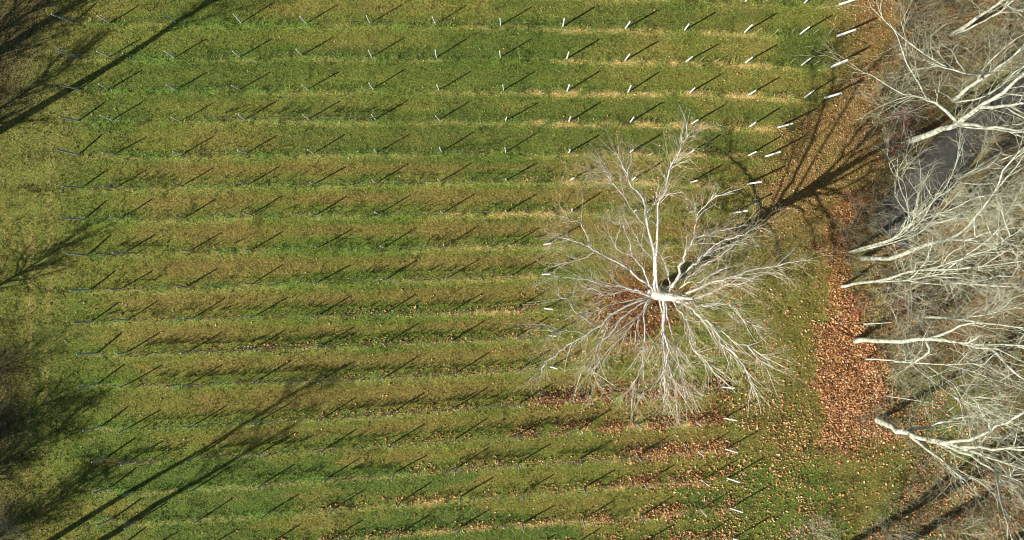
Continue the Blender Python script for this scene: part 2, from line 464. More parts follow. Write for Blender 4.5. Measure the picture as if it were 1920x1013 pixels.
# ------------------------------------------------------------------ fallen leaves
LEAFC = np.array([(0.70, 0.36, 0.15), (0.66, 0.42, 0.22), (0.46, 0.22, 0.09), (0.76, 0.56, 0.34), (0.26, 0.11, 0.06), (0.62, 0.30, 0.11)])
def leaf_density(px, py):
    x = (px - CX) / S; y = -(py - CY) / S
    n1 = fbm(x, y, 3.0, 101); n2 = fbm(x, y, 1.0, 103)
    d, idx = rowdist(px, py)
    de = np.full(px.shape, 0.7)
    de += 6 * (1 - sstep(60, 330, px)) * (1 - sstep(200, 480, py)) + 2.0 * (1 - sstep(100, 170, px))
    rh = sstep(-30, 40, px - np.interp(py, EDGE_Y, EDGE_X))
    de += rh * (9 + 24 * (1 - sstep(280, 470, py)))
    de += rh * sstep(700, 800, py) * 26 * sstep(.42, .6, n1) * (1 - sstep(60, 200, px - 1450))
    # windrow
    wr = sstep(1522, 1568, px - 50 * (n2 - .5) - 40 * (n1 - .5)) * (1 - sstep(10, 60, px - wood_edge(py) - 40 * (n1 - .5))) * sstep(340, 430, py) * (1 - sstep(800, 845, py))
    wr *= .55 + .45 * sstep(540, 600, py)
    de += drift(px, py) * (.55 + .45 * sstep(540, 600, py)) * 230 * (.35 + .9 * sstep(.32, .58, fbm(x, y, .6, 109)))
    wr2 = np.exp(-((px - 1600 - (py - 840) * 1.1) / 45.) ** 2) * sstep(790, 820, py) * (1 - sstep(840, 880, py))
    de += wr2 * 40
    # under the big tree
    rt = np.hypot(px - 1192, (py - 572) * 1.05)
    de += (1 - sstep(40, 105, rt + 50 * (n2 - .5))) * 75 + (1 - sstep(100, 260, rt)) * 5
    # streaks along the rows
    for i, x0, x1, a in ((3, 1000, 1500, 5), (4, 1040, 1470, 9), (5, 1100, 1440, 9), (6, 960, 1400, 16), (7, 860, 1200, 18), (9, 800, 1010, 6), (10, 640, 1010, 16), (11, 380, 1010, 16), (11, 480, 560, 20), (12, 560, 1010, 16),
                         (13, 1010, 1350, 120), (13, 540, 1010, 22), (14, 980, 1350, 90), (14, 700, 980, 26), (15, 1180, 1370, 130), (15, 760, 1180, 24), (16, 1180, 1370, 110), (16, 600, 1180, 22), (17, 1120, 1370, 110), (17, 500, 1120, 24), (18, 900, 1370, 70)):
        m_ = (idx == i) * sstep(x0 - 40, x0 + 40, px) * (1 - sstep(x1 - 15, x1 + 25, px))
        wdh = 8. if a < 40 else 13.
        de += m_ * a * 1.7 * np.exp(-((d + 2) / wdh) ** 2) * sstep(.3, .55, n2)
    de += ((px > 1330) & (px < 1375) & (py > 680) & (py < 800)) * 30 * sstep(.4, .5, n2)
    # lower right quarter, spread leaves
    de += sstep(1100, 1300, px) * sstep(700, 900, py) * (1 - sstep(1500, 1640, px)) * 6
    wd = sstep(-15, 40, px - wood_edge(py))
    de = de * (1 - wd) + wd * (10 + 40 * sstep(.45, .6, n1) + 40 * sstep(1660, 1700, px) * sstep(860, 900, py) * sstep(.4, .55, n2))
    de *= np.where(in_drive(px, py), 0.16, 1.)
    return de
NC = 900000
AREA = 98 * 55.0
lx = nrg.uniform(-49, 49, NC); ly = nrg.uniform(-27.5, 27.5, NC)
px = lx * S + CX; py = -ly * S + CY
keep = nrg.random(NC) < leaf_density(px, py) * np.where(px > wood_edge(py), 1.3, 1.25) / (NC / AREA)
lx, ly, px, py = lx[keep], ly[keep], px[keep], py[keep]
NL = len(lx)
print('leaves', NL)
def leaf_quads(P, size, cols, tilt=0.85):
    n = len(P)
    a = nrg.uniform(0, 2 * np.pi, n)
    nrm = np.stack([nrg.normal(0, tilt, n), nrg.normal(0, tilt, n), np.ones(n)], -1)
    nrm /= np.linalg.norm(nrm, axis=1, keepdims=True)
    t = np.stack([np.cos(a), np.sin(a), np.zeros(n)], -1)
    t -= nrm * (t * nrm).sum(1, keepdims=True); t /= np.linalg.norm(t, axis=1, keepdims=True)
    bt = np.cross(nrm, t)
    s = size[:, None]
    f = nrg.uniform(.1, .5, n)[:, None] * s
    pts = [P - t * s, P + bt * s * .62 + nrm * f, P + t * s * 1.05, P - bt * s * .62 + nrm * f]
    V = np.stack(pts, 1).reshape(-1, 3)
    i = np.arange(n) * 4
    F3 = np.concatenate([np.stack([i, i + 2, i + 1], -1), np.stack([i, i + 3, i + 2], -1)])
    return V, F3, np.repeat(cols, 4, 0)
ci = nrg.choice(6, NL, p=[.24, .22, .18, .12, .10, .14])
lc = LEAFC[ci] * nrg.uniform(.75, 1.2, (NL, 1))
rt = np.hypot(px - 1192, py - 572)
red = (rt < 110) & (nrg.random(NL) < .55) | ((py > 690) & (py < 800) & (px > 1000) & (px < 1370) & (nrg.random(NL) < .45))
lc[red] = np.array((0.22, 0.075, 0.045)) * nrg.uniform(.7, 1.3, (red.sum(), 1))
pale = (px < 400)
lc[pale] = np.array((0.42, 0.33, 0.20)) * nrg.uniform(.6, 1.2, (pale.sum(), 1))
brn = (px > np.interp(py, EDGE_Y, EDGE_X)) & (py < 380)
lc[brn] *= .8
P = np.stack([lx, ly, gheight(lx, ly) + nrg.uniform(.01, .08, NL)], -1)
sz = np.clip(nrg.lognormal(-2.82, .33, NL), .028, .12) * np.where(py > 540, 1.25, .85)
V, F3, cc = leaf_quads(P, sz, lc)
tag(mesh_np('fallen_leaves', V, None, F3, M_leaf, None, False, cc), 'orange and brown fallen leaves scattered and drifted over the ground', 'leaves', kind='stuff')

# ------------------------------------------------------------------ posts, stakes, wires
ORD = ['zeroth', 'first', 'second', 'third', 'fourth', 'fifth', 'sixth', 'seventh', 'eighth', 'ninth', 'tenth', 'eleventh', 'twelfth',
       'thirteenth', 'fourteenth', 'fifteenth', 'sixteenth', 'seventeenth', 'eighteenth', 'nineteenth']
def in_frame(p): return 0 <= p[0] <= 1920 and 0 <= p[1] <= 1013

def post_mesh(name, r, h, bend, seed, mat=None):
    rr = random.Random(seed)
    t = Tubes()
    pts, rad = [], []
    n = 6
    ph = rr.uniform(0, 6.28)
    for i in range(n):
        f = i / (n - 1)
        q = bend * math.sin(f * math.pi)
        pts.append((math.cos(ph) * q, math.sin(ph) * q, -.15 + f * (h + .15)))
        rad.append(r * (1.06 - .14 * f))
    pts.append((pts[-1][0], pts[-1][1], h + r * .25)); rad.append(r * .62)
    t.add(pts, rad, 8)
    o = t.build(name, mat or M_post)
    me = o.data
    bpy.data.objects.remove(o)
    return me
slim = [post_mesh('vineyard_post', .054, 1.80, .03, k) for k in range(4)]
midp = [post_mesh('vineyard_post', .054, 1.85, .02, 10 + k) for k in range(4)]
wide = [post_mesh('vineyard_post', .068, 1.85, .01, 20 + k) for k in range(4)]
shaft_me = post_mesh('shaft', .10, 1.0, .0, 40)
shaft_mid = post_mesh('shaft', .082, 1.0, .0, 42)
shaft_thin = post_mesh('shaft', .062, 1.0, .0, 43)
shaft_shaded = post_mesh('shaft', .072, 1.0, .0, 41, M_post_end_shaded)
lowp = [post_mesh('vineyard_post', .062, 1.85, .02, 50 + k, M_post_shaded) for k in range(4)]
lows = [post_mesh('vineyard_post', .060, 1.80, .03, 60 + k, M_post_shaded) for k in range(4)]     # unit length, stretched to the real length
t = Tubes(); t.add([(-.11, 0, 0), (.0, 0, .03), (.11, 0, 0)], [.022, .03, .022], 6)
o = t.build('wire_bracket', M_wire); br_me = o.data; bpy.data.objects.remove(o)

first_end = {'n': None}
def end_post(foot, head, label):
    f = U(*foot); hd = U(head[0], head[1], 1.82)
    root = thing('end_post', label, 'post', f, 'leaning end posts of the vine rows')
    v = Vector(hd - f)
    L = v.length
    s = bpy.data.objects.new('shaft', shaft_shaded if foot[0] < 400 else (shaft_thin if foot[1] > 430 else (shaft_mid if foot[1] > 200 else shaft_me))); col.objects.link(s); s.parent = root
    q = v.to_track_quat('Z', 'Y')
    s.rotation_euler = q.to_euler(); s.scale = (1, 1, L)
    k = bpy.data.objects.new('wire_bracket', br_me); col.objects.link(k); k.parent = root
    k.location = v * .62 + Vector((0, 0, .09)); k.rotation_euler = (0, 0, 1.57)
    return root

posts_of = []
for ri, r in enumerate(ROWS):
    allp = [('L', r['L'][0], r['L'][1])] + [('p', p, None) for p in r['p']] + [('R', r['R'][0], r['R'][1])]
    vis = 0
    rowname = ORD[ri + 1]
    seen = []
    nvis_total = sum(1 for q in allp if in_frame(q[1]) or (q[2] and in_frame(q[2])))
    for kind, foot, head in allp:
        show = in_frame(foot) or (head is not None and in_frame(head))
        if show: vis += 1
        f = U(*foot)
        near_tree = abs(foot[0] - 1190) < 25 and abs(foot[1] - 545) < 25
        if kind == 'L':
            if show: end_post(foot, head, f'shaded blue-grey end post leaning out at the left end of the {rowname} row')
            else: end_post(foot, head, f'end post at the left end of the {rowname} row, beyond the frame')
        elif kind == 'R':
            if show: end_post(foot, head, f'white end post leaning out at the right end of the {rowname} row')
            else: end_post(foot, head, f'end post at the right end of the {rowname} row, beyond the frame')
        else:
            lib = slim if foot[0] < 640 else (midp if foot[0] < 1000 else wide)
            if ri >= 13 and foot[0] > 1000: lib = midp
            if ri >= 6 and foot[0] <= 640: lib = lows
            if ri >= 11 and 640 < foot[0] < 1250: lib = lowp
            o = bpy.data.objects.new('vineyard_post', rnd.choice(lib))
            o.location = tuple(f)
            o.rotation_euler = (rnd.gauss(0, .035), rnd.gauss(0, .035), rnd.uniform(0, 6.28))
            col.objects.link(o)
            look = 'slim pale' if lib in (slim, midp) else ('slim shaded grey' if lib in (lows, lowp) else 'stout white')
            tag(o, f'{look} vineyard post, {ORD[vis] if show else "hidden"} from the left in the {rowname} row from the top', 'post', 'upright posts in the vine rows')
        seen.append((foot, vis if show else 0))
    posts_of.append(seen)

for ri, r in enumerate(ROWS):
    t = Tubes()
    pts = [U(x, y) + np.array([0, 0, .80]) for x, y in zip(RX[ri], RY[ri])]
    fine = []
    for a_, b_ in zip(pts[:-1], pts[1:]):
        for f in (0, .25, .5, .75):
            q = a_ * (1 - f) + b_ * f
            q[2] -= .05 * math.sin(f * math.pi)
            fine.append(q)
    fine.append(pts[-1])
    t.add(fine, [.002] * len(fine), 4)
    o = t.build('trellis_wire', M_wire)
    tag(o, f'thin trellis wire strung post to post along the {ORD[ri + 1]} row from the top', 'wire', 'trellis wires along the rows')

# thin bamboo stakes beside young plants at the right ends of the top rows
t = Tubes(); t.add([(0, 0, -.1), (.02, .01, .6), (0, 0, 1.25)], [.016, .015, .013], 5)
o = t.build('vine_stake', M_stake); stake_me = o.data; bpy.data.objects.remove(o)
def relpos(ri, x, counter):
    feet = [p for p in posts_of[ri] if p[0][0] <= x and p[1] > 0]
    k = feet[-1][1] if feet else 1
    key = (ri, k); counter[key] = counter.get(key, 0) + 1
    return counter[key], k
cnt = {}
for ri, xs in ((1, (1416, 1452, 1484, 1524, 1552)), (2, (1312, 1340, 1480, 1524, 1545)), (3, (1455, 1475)), (0, (1430, 1460))):
    for x in xs:
        y = np.interp(x, RX[ri], RY[ri])
        o = bpy.data.objects.new('vine_stake', stake_me); o.location = tuple(U(x, y))
        o.rotation_euler = (rnd.gauss(0, .12), rnd.gauss(.05, .12), rnd.uniform(0, 6.28)); col.objects.link(o)
        n_, k_ = relpos(ri, x, cnt)
        tag(o, f'thin straw-coloured stake, {ORD[n_]} right of the {ORD[k_]} post in the {ORD[ri + 1]} row', 'stake', 'plant stakes in the top rows')

# ------------------------------------------------------------------ grapevines
def vine_mesh(seed, ncane, arm, caneh):
    rr = random.Random(seed)
    t = Tubes()
    t.add([(0, 0, -.1), (rr.uniform(-.04, .04), rr.uniform(-.03, .03), .3), (rr.uniform(-.06, .06), rr.uniform(-.03, .03), .6), (0, 0, .76)], [.030, .025, .02, .018], 5)
    for sg in (-1, 1):
        L = arm * rr.uniform(.8, 1.1)
        t.add([(0, 0, .74), (sg * L * .3, rr.uniform(-.05, .05), .80), (sg * L * .7, rr.uniform(-.07, .07), .78), (sg * L, rr.uniform(-.08, .08), .76)], [.016, .014, .012, .01], 4)
    for _ in range(ncane):
        x = rr.uniform(-arm, arm); L = caneh * rr.uniform(.45, 1.15)
        dx, dy = rr.gauss(0, .22), rr.gauss(0, .14)
        z0 = .62 + .16 * rr.random()
        t.add([(x, 0, z0), (x + dx * .3, dy * .4, z0 + L * .4), (x + dx * .8, dy, z0 + L * .75), (x + dx * 1.5, dy * 1.6, z0 + L)], [.019, .018, .016, .011], 3)
    o = t.build('grapevine', M_vine, smooth=False); me = o.data; bpy.data.objects.remove(o)
    return me
VL = [vine_mesh(k, 5, .75, .6) for k in range(4)]
VM = [vine_mesh(20 + k, 13, .85, .75) for k in range(4)]
VD = [vine_mesh(40 + k, 26, .95, .80) for k in range(5)]
VINES = {4: ((400, 560, VM), (600, 700, VM)), 6: ((190, 300, VM), (350, 580, VL), (660, 1010, VL)), 7: ((190, 340, VL), (380, 1060, VL)),
         8: ((200, 300, VD), (350, 420, VM), (600, 760, VL), (790, 1000, VM)), 9: ((200, 290, VM), (300, 660, VL), (660, 1000, VM)), 10: ((190, 1000, VM),),
         11: ((250, 620, VD), (620, 1000, VM)), 12: ((280, 700, VD), (700, 1000, VM)), 13: ((260, 630, VM), (630, 960, VD), (960, 1060, VM)),
         14: ((240, 300, VD), (400, 560, VD), (600, 960, VM), (960, 1100, VD)), 15: ((450, 560, VM), (640, 700, VD), (840, 980, VD), (1030, 1220, VD)), 16: ((520, 640, VL), (760, 1320, VL)),
         17: ((400, 1300, VL),), 5: ((340, 480, VL), (850, 900, VL)), 3: ((190, 230, VL),)}
cnt = {}
nv = 0
for ri in sorted(VINES):
    for x0, x1, lib in VINES[ri]:
        x = x0 + rnd.uniform(4, 20)
        while x < x1:
            y = np.interp(x, RX[ri], RY[ri])
            if in_frame((x, y)):
                o = bpy.data.objects.new('grapevine', rnd.choice(lib))
                o.location = tuple(U(x, y)); o.rotation_euler = (0, 0, math.pi * rnd.choice((0, 1)) + rnd.gauss(0, .08) + .02)
                s = rnd.uniform(.85, 1.1); o.scale = (s, s, s)
                col.objects.link(o)
                n_, k_ = relpos(ri, x, cnt)
                look = 'small sparse' if lib is VL else ('bare' if lib is VM else 'dense bare')
                tag(o, f'{look} grapevine, {ORD[n_]} right of the {ORD[k_]} post in the {ORD[ri + 1]} row', 'grapevine', 'grapevines on the trellis rows')
                nv += 1
            x += rnd.uniform(38, 46)
print('vines', nv)

# ------------------------------------------------------------------ trees
def catmull(P, R, sub=2, jit=0.0, rr=None):
    P = [np.array(p, float) for p in P]
    out, ro = [], []
    for i in range(len(P) - 1):
        p0 = P[max(i - 1, 0)]; p1 = P[i]; p2 = P[i + 1]; p3 = P[min(i + 2, len(P) - 1)]
        for k in range(sub):
            t_ = k / sub
            q = .5 * ((2 * p1) + (-p0 + p2) * t_ + (2 * p0 - 5 * p1 + 4 * p2 - p3) * t_ ** 2 + (-p0 + 3 * p1 - 3 * p2 + p3) * t_ ** 3)
            if jit and rr and (i or k):
                q = q + np.array([rr.gauss(0, jit), rr.gauss(0, jit), rr.gauss(0, jit)])
            out.append(q); ro.append(R[i] * (1 - t_) + R[i + 1] * t_)
    out.append(P[-1]); ro.append(R[-1])
    return out, ro

def unit(v):
    return v / (np.linalg.norm(v) + 1e-9)

def perp_dir(d, ang, rr, up=0.0):
    """a direction at angle ang from d in a random roll, pulled up by up"""
    a_ = unit(np.cross(d, np.array([rr.gauss(0, 1), rr.gauss(0, 1), rr.gauss(0, 1)])))
    v = d * math.cos(ang) + a_ * math.sin(ang)
    v[2] += up
    return unit(v)

def twig(tub, p, d, L, r, depth, rr, up, wob, kids, tips=None, sides=3):
    n = 4
    pts, rad = [p], [r]
    q, dd_ = p.copy(), d.copy()
    for i in range(1, n + 1):
        dd_ = unit(dd_ + np.array([rr.gauss(0, wob), rr.gauss(0, wob), rr.gauss(0, wob) + up]))
        q = q + dd_ * L / n
        if q[2] < .3: q[2] = .3
        pts.append(q.copy()); rad.append(max(r * (1 - .8 * i / n), .004))
    tub.add(pts, rad, sides)
    if depth > 0:
        k = kids[-depth]
        k = int(k) + (rr.random() < k % 1)
        for _ in range(k):
            f = rr.uniform(.2, 1.0) * n
            i = min(int(f), n - 1); fr = f - i
            s_ = pts[i] * (1 - fr) + pts[i + 1] * fr
            dv_ = unit(pts[i + 1] - pts[i])
            twig(tub, s_, perp_dir(dv_, rr.uniform(.4, 1.0), rr, up), L * rr.uniform(.35, .7), max(r * .5, .008), depth - 1, rr, up, wob, kids, tips)
    elif tips is not None:
        tips.append(pts[-1])

def sample(pts, f):
    g = f * (len(pts) - 1); i = min(int(g), len(pts) - 2); fr = g - i
    return pts[i] * (1 - fr) + pts[i + 1] * fr, unit(pts[i + 1] - pts[i])

# ---- the big pale tree in the field
TB = (1224, 550)
def trunk_at(h):
    f = min(max(h, 0) / 8.5, 1.0)
    f = f * f * (3 - 2 * f)
    b0, b1 = U(1224, 550), U(1198, 545.5)
    return np.array([*(b0 * (1 - f) + b1 * f)[:2], h]) + np.array([.12 * math.sin(h * .6), .12 * math.sin(h * .45), 0])
bt = thing('bare_tree', 'large white-barked bare tree spreading alone among the vine rows', 'tree', U(*TB))
rr = random.Random(5)
tr = Tubes(); cr = Tubes()
tp_pts = [trunk_at(h) for h in (-.3, .3, 1, 3, 5.5, 8, 10.5, 13)]
tr.add(tp_pts, [.52, .47, .45, .44, .43, .40, .33, .24], 12)
lead = [trunk_at(h) for h in (12.8, 14, 15.5, 17.2)]
lead = [l + np.array([.15 * i, -.05 * i, 0]) for i, l in enumerate(lead)]
tr.add(lead, [.24, .18, .12, .05], 8)
# (start height or None for a side branch, end height, start radius, end radius, photo points)
LIMBS = [
 (8.6, 14.5, .15, .03, [(1228,522),(1228,496),(1226,468),(1214,431),(1211,393),(1200,365),(1184,349),(1176,330),(1163,303),(1158,290)]),
 (9.5, 17.2, .11, .02, [(1231,520),(1231,468),(1234,420),(1234,382),(1247,363),(1252,338),(1255,314),(1267,298),(1279,271),(1290,254)]),
 (None, 13.5, .05, .02, [(1214,399,11.6),(1230,379),(1241,367),(1252,350)]),
 (None, 14, .05, .015, [(1211,428,11),(1190,400),(1167,365),(1150,345),(1140,325),(1115,318)]),
 (7.4, 9.4, .13, .03, [(1215,533),(1197,523),(1181,506),(1158,491),(1135,480),(1119,471),(1095,459),(1062,448),(1041,445)]),
 (None, 10, .045, .015, [(1104,460,8.9),(1092,425),(1084,417),(1069,413),(1055,406)]),
 (None, 8.5, .045, .015, [(1114,471,8.7),(1100,482),(1070,490),(1040,500)]),
 (8.2, 12, .09, .015, [(1217,533),(1212,519),(1205,503),(1196,494),(1186,480),(1173,475),(1157,465),(1152,454),(1142,443)]),
 (None, 13, .045, .015, [(1186,480,9.8),(1181,458),(1170,430),(1168,422),(1160,417)]),
 (None, 13, .045, .015, [(1224,487,9.8),(1209,472),(1199,454),(1185,430),(1173,417)]),
 (10, 14, .14, .02, [(1255,544),(1264,533),(1272,519),(1273,500),(1281,490),(1287,471),(1295,457),(1301,449),(1315,444),(1331,441),(1339,436),(1366,430),(1401,420)]),
 (None, 15.5, .05, .015, [(1299,452,11.6),(1303,425),(1310,400),(1330,380),(1345,365)]),
 (9.2, 14, .12, .02, [(1258,536),(1273,523),(1288,508),(1300,498),(1308,490),(1315,480),(1323,476),(1337,462),(1350,454),(1379,445),(1396,438),(1434,420)]),
 (None, 13, .05, .015, [(1323,476,11),(1350,465),(1377,456),(1410,440)]),
 (8.6, 12.5, .10, .02, [(1258,538),(1276,525),(1296,517),(1312,503),(1328,492),(1347,483),(1364,469),(1377,458),(1400,445)]),
 (10.2, 13.5, .15, .02, [(1268,556),(1298,545),(1325,534),(1355,525),(1379,518),(1406,507),(1439,503),(1474,493),(1515,488)]),
 (9.5, 11.5, .12, .02, [(1270,560),(1317,555),(1339,546),(1363,534),(1390,533),(1417,520),(1447,511),(1474,520)]),
 (9.8, 10.5, .12, .02, [(1260,559),(1287,567),(1320,573),(1347,569),(1366,571),(1379,580),(1393,596),(1417,615),(1434,626)]),
 (None, 10, .06, .015, [(1325,573,9.8),(1358,584),(1379,599),(1385,604),(1377,613)]),
 (10.5, 10.5, .15, .02, [(1262,562),(1287,572),(1306,587),(1325,602),(1341,618),(1352,643),(1368,656),(1390,680),(1401,699),(1409,716),(1417,737)]),
 (None, 11.5, .07, .015, [(1330,605,10.5),(1341,612),(1360,626),(1379,643),(1401,648),(1423,662),(1455,667)]),
 (None, 11, .045, .012, [(1401,648,10.9),(1423,675),(1439,694)]),
 (None, 10.5, .04, .012, [(1362,650,10.5),(1368,665),(1371,680)]),
 (10, 11.8, .15, .02, [(1244,560),(1245,572),(1245,599),(1245,626),(1251,643),(1253,664),(1247,689),(1245,718),(1248,740),(1245,750)]),
 (9, 10.5, .10, .02, [(1238,569),(1243,596),(1243,626),(1247,660),(1247,690),(1244,720)]),
 (9.4, 12, .09, .012, [(1248,572),(1252,594),(1260,624),(1268,653),(1272,680),(1279,708),(1282,724),(1289,737),(1287,754)]),
 (None, 12, .04, .012, [(1267,648,11),(1287,670),(1295,682)]),
 (None, 12, .05, .012, [(1254,667,11.2),(1257,697),(1266,721),(1267,740),(1270,765)]),
 (None, 12, .045, .012, [(1247,643,10.8),(1233,640),(1217,653),(1190,651)]),
 (7.8, 9.5, .09, .015, [(1213,566),(1210,578),(1207,599),(1210,626),(1207,653),(1205,680),(1195,705),(1187,724),(1184,751)]),
 (None, 9.8, .04, .012, [(1205,680,8.9),(1207,710),(1210,727),(1203,743)]),
 (7, 8.5, .13, .02, [(1205,562),(1168,578),(1146,591),(1127,610),(1098,628),(1073,643),(1049,659),(1030,675),(1016,691),(1011,710)]),
 (None, 9, .05, .012, [(1098,627,7.8),(1081,622),(1060,620),(1038,622),(1018,610),(1002,609)]),
 (7.6, 8.6, .09, .015, [(1212,565),(1190,578),(1163,599),(1146,624),(1125,645),(1119,662),(1104,683),(1087,700)]),
 (None, 9, .04, .012, [(1104,683,8.4),(1117,708),(1122,727)]),
 (8, 8.8, .07, .012, [(1216,570),(1205,585),(1184,610),(1173,626),(1141,656),(1119,686),(1108,702)]),
 (7.8, 9, .10, .015, [(1218,556),(1195,545),(1168,538),(1146,536),(1119,531),(1103,525),(1076,522),(1038,518)]),
 (7, 8, .09, .015, [(1206,553),(1176,544),(1152,550),(1130,553),(1119,544),(1100,540),(1084,534)]),
 (7.2, 8, .06, .012, [(1200,560),(1176,564),(1146,573),(1119,583),(1100,588)]),
 (None, 8.5, .05, .012, [(1114,612,7.7),(1076,583),(1068,564),(1049,556),(1038,545)]),
 (11, 15, .07, .015, [(1262,566),(1278,590),(1292,612),(1293,640),(1302,658),(1325,680),(1340,700)]),
 (11.5, 16, .06, .015, [(1268,550),(1290,530),(1312,530),(1340,512),(1370,500)]),
 (11.5, 16.5, .06, .015, [(1256,545),(1254,520),(1248,500),(1240,480)]),
]
tips = []
limb3d = []
for li, (h0, h1, r0, r1, pp) in enumerate(LIMBS):
    hs = h0 if h0 is not None else pp[0][2]
    L = [0]
    for a_, b_ in zip(pp[:-1], pp[1:]): L.append(L[-1] + math.hypot(b_[0] - a_[0], b_[1] - a_[1]))
    pts = []
    ln = L[-1]
    for k, q in enumerate(pp):
        f = L[k] / ln
        hh_ = hs + (h1 - hs) * (f if h0 is None else (.12 + .88 * f)) + (0.35 * math.sin(f * 3.1) if h0 else 0)
        pts.append(U(q[0], q[1], hh_))
    if h0 is not None: pts = [trunk_at(h0 - .5)] + pts
    n = len(pts)
    R = [.66 * r0 * (1 - i / (n - 1)) ** .75 + r1 * .8 for i in range(n)]
    sp, sr = catmull(pts, R, 3, .035, rr)
    tr.add(sp, sr, 7)
    limb3d.append((sp, sr))
    length = sum(np.linalg.norm(b_ - a_) for a_, b_ in zip(sp[:-1], sp[1:]))
    for _ in range(int(length * 3.3)):
        f = rr.uniform(.22, 1.0) ** .85
        p, d = sample(sp, f)
        if rr.random() < .3: twig(tr, p, perp_dir(d, rr.uniform(.25, .75), rr, .1), rr.uniform(1.6, 3.6) * (1.15 - .4 * f), rr.uniform(.026, .042), 0, rr, .02, .13, (0, 0), None)
        twig(cr, p, perp_dir(d, rr.uniform(.3, .95), rr, .08), rr.uniform(1.1, 3.0) * (1.1 - .35 * f), rr.uniform(.012, .024), 2, rr, .015, .11, (2.9, 2.0), tips)
for _ in range(26):
    p, d = sample(lead, rr.uniform(.1, 1))
    twig(cr, p, perp_dir(d, rr.uniform(.6, 1.1), rr, .2), rr.uniform(1.5, 3.2), .025, 2, rr, .04, .14, (4, 3), tips)
child(tr.build('trunk', M_white), bt)
child(cr.build('crown', M_twig, smooth=False), bt)
# leaves still hanging, in tufts near some branch ends
tufts = [(1165,288,14), (1095,404,10), (1250,358,13), (1300,412,14), (1365,512,13), (1432,428,14), (1455,660,11), (1310,470,11.5), (1345,430,13), (1275,290,16.5), (1145,335,14), (1320,585,10), (1170,590,8), (1240,365,13), (1380,620,10.5), (1190,560,9), (1230,545,11), (1295,440,11.5), (1140,545,8.5), (1390,560,12),(1355,525,13)]
lp, lcx = [], []
for x_, y_, h_ in tufts:
    c0 = U(x_, y_, h_)
    for _ in range(34):
        lp.append(c0 + np.array([rr.gauss(0, .5), rr.gauss(0, .5), rr.gauss(0, .35)]))
for tpp in tips:
    if rr.random() < .22: lp.append(tpp + np.array([rr.gauss(0, .05) for _ in range(3)]))
lp = np.array(lp)
lcx = np.array([rr.choice([(0.55, .2, .05), (.5, .26, .1), (.42, .13, .05), (.6, .38, .16)]) for _ in lp])
V, F3, cc = leaf_quads(lp, nrg.uniform(.045, .085, len(lp)), lcx, 1.2)
child(mesh_np('leaves', V, None, F3, M_leaf, None, False, cc), bt)

# ---- trees along the right edge and round the field
TW = .72
def wood_tree(name, label, cat, path, r0, extra=(), seed=0, n1=18, Lb=4.5, ang=(.35, .95), up=.04, mt=None, mw=None, f0=.3, kids=(5, 4), top=True, group=None, wob=.135, rtw=.035, big=2, flat=None, twist=True):
    rr = random.Random(seed)
    bxp, byp = path[0][:2]
    def H_of(q):
        if len(q) > 2: return q[2]
        k_ = max((q[0] - CX) / (bxp - CX), 1.0)
        return H * (1 - 1 / k_)
    root = thing(name, label, cat, U(bxp, byp), group)
    tr, cr = Tubes(), Tubes()
    P = [U(q[0], q[1], H_of(q)) for q in path]
    P[0][2] = -.2
    n = len(P)
    R = [r0 * .8 * (1 - .86 * i / (n - 1)) for i in range(n)]
    sp, sr = catmull(P, R, 3, r0 * .18 if twist else 0, rr)
    sr[0] = r0 * 1.15
    tr.add(sp, sr, 9)
    stems = [(sp, f0, n1)]
    for e in extra:
        Pe = [U(q[0], q[1], H_of(q)) for q in e]
        Re = [r0 * .42 * (1 - .8 * i / (len(Pe) - 1)) for i in range(len(Pe))]
        s2, r2 = catmull(Pe, Re, 3, r0 * .12, rr)
        tr.add(s2, r2, 7)
        stems.append((s2, .25, max(4, n1 // 2)))
    for s_, g0, nn in list(stems):
        if nn < 9: continue
        for _ in range(big):
            f = rr.uniform(g0 + .05, .85); p, d = sample(s_, f)
            q = p.copy(); d2 = perp_dir(d, rr.uniform(.25, .6), rr, .05); pl = [p]
            Lx = Lb * rr.uniform(1.0, 1.7)
            for k in range(6):
                d2 = unit(d2 + np.array([rr.gauss(0, .14), rr.gauss(0, .14), rr.gauss(0, .14) + .03])); q = q + d2 * Lx / 6; pl.append(q.copy())
            rb = min(r0 * .32, .085) * rr.uniform(.6, 1.1)
            tr.add(pl, [rb * (1 - .75 * i / 6) for i in range(7)], 6)
            stems.append((pl, .25, 4))
    for s_, g0, nn in stems:
        for _ in range(int(nn * TW + .5)):
            f = rr.uniform(g0, 1)
            p, d = sample(s_, f)
            Lx = Lb * rr.uniform(.55, 1.15) * (1.15 - .55 * f)
            dv_ = perp_dir(d, rr.uniform(*ang), rr, up * 2)
            twig(cr, p, dv_, Lx, max(rtw * rr.choice((.5, .6, .8, .9, 1.2)), .015), 2, rr, up, wob, (kids[0] * .68, kids[1] * .5), None, 3)
    child(tr.build('trunk', mt or M_gray), root)
    if cr.d: child(cr.build('crown', mw or M_graytwig, smooth=False), root)
    return root

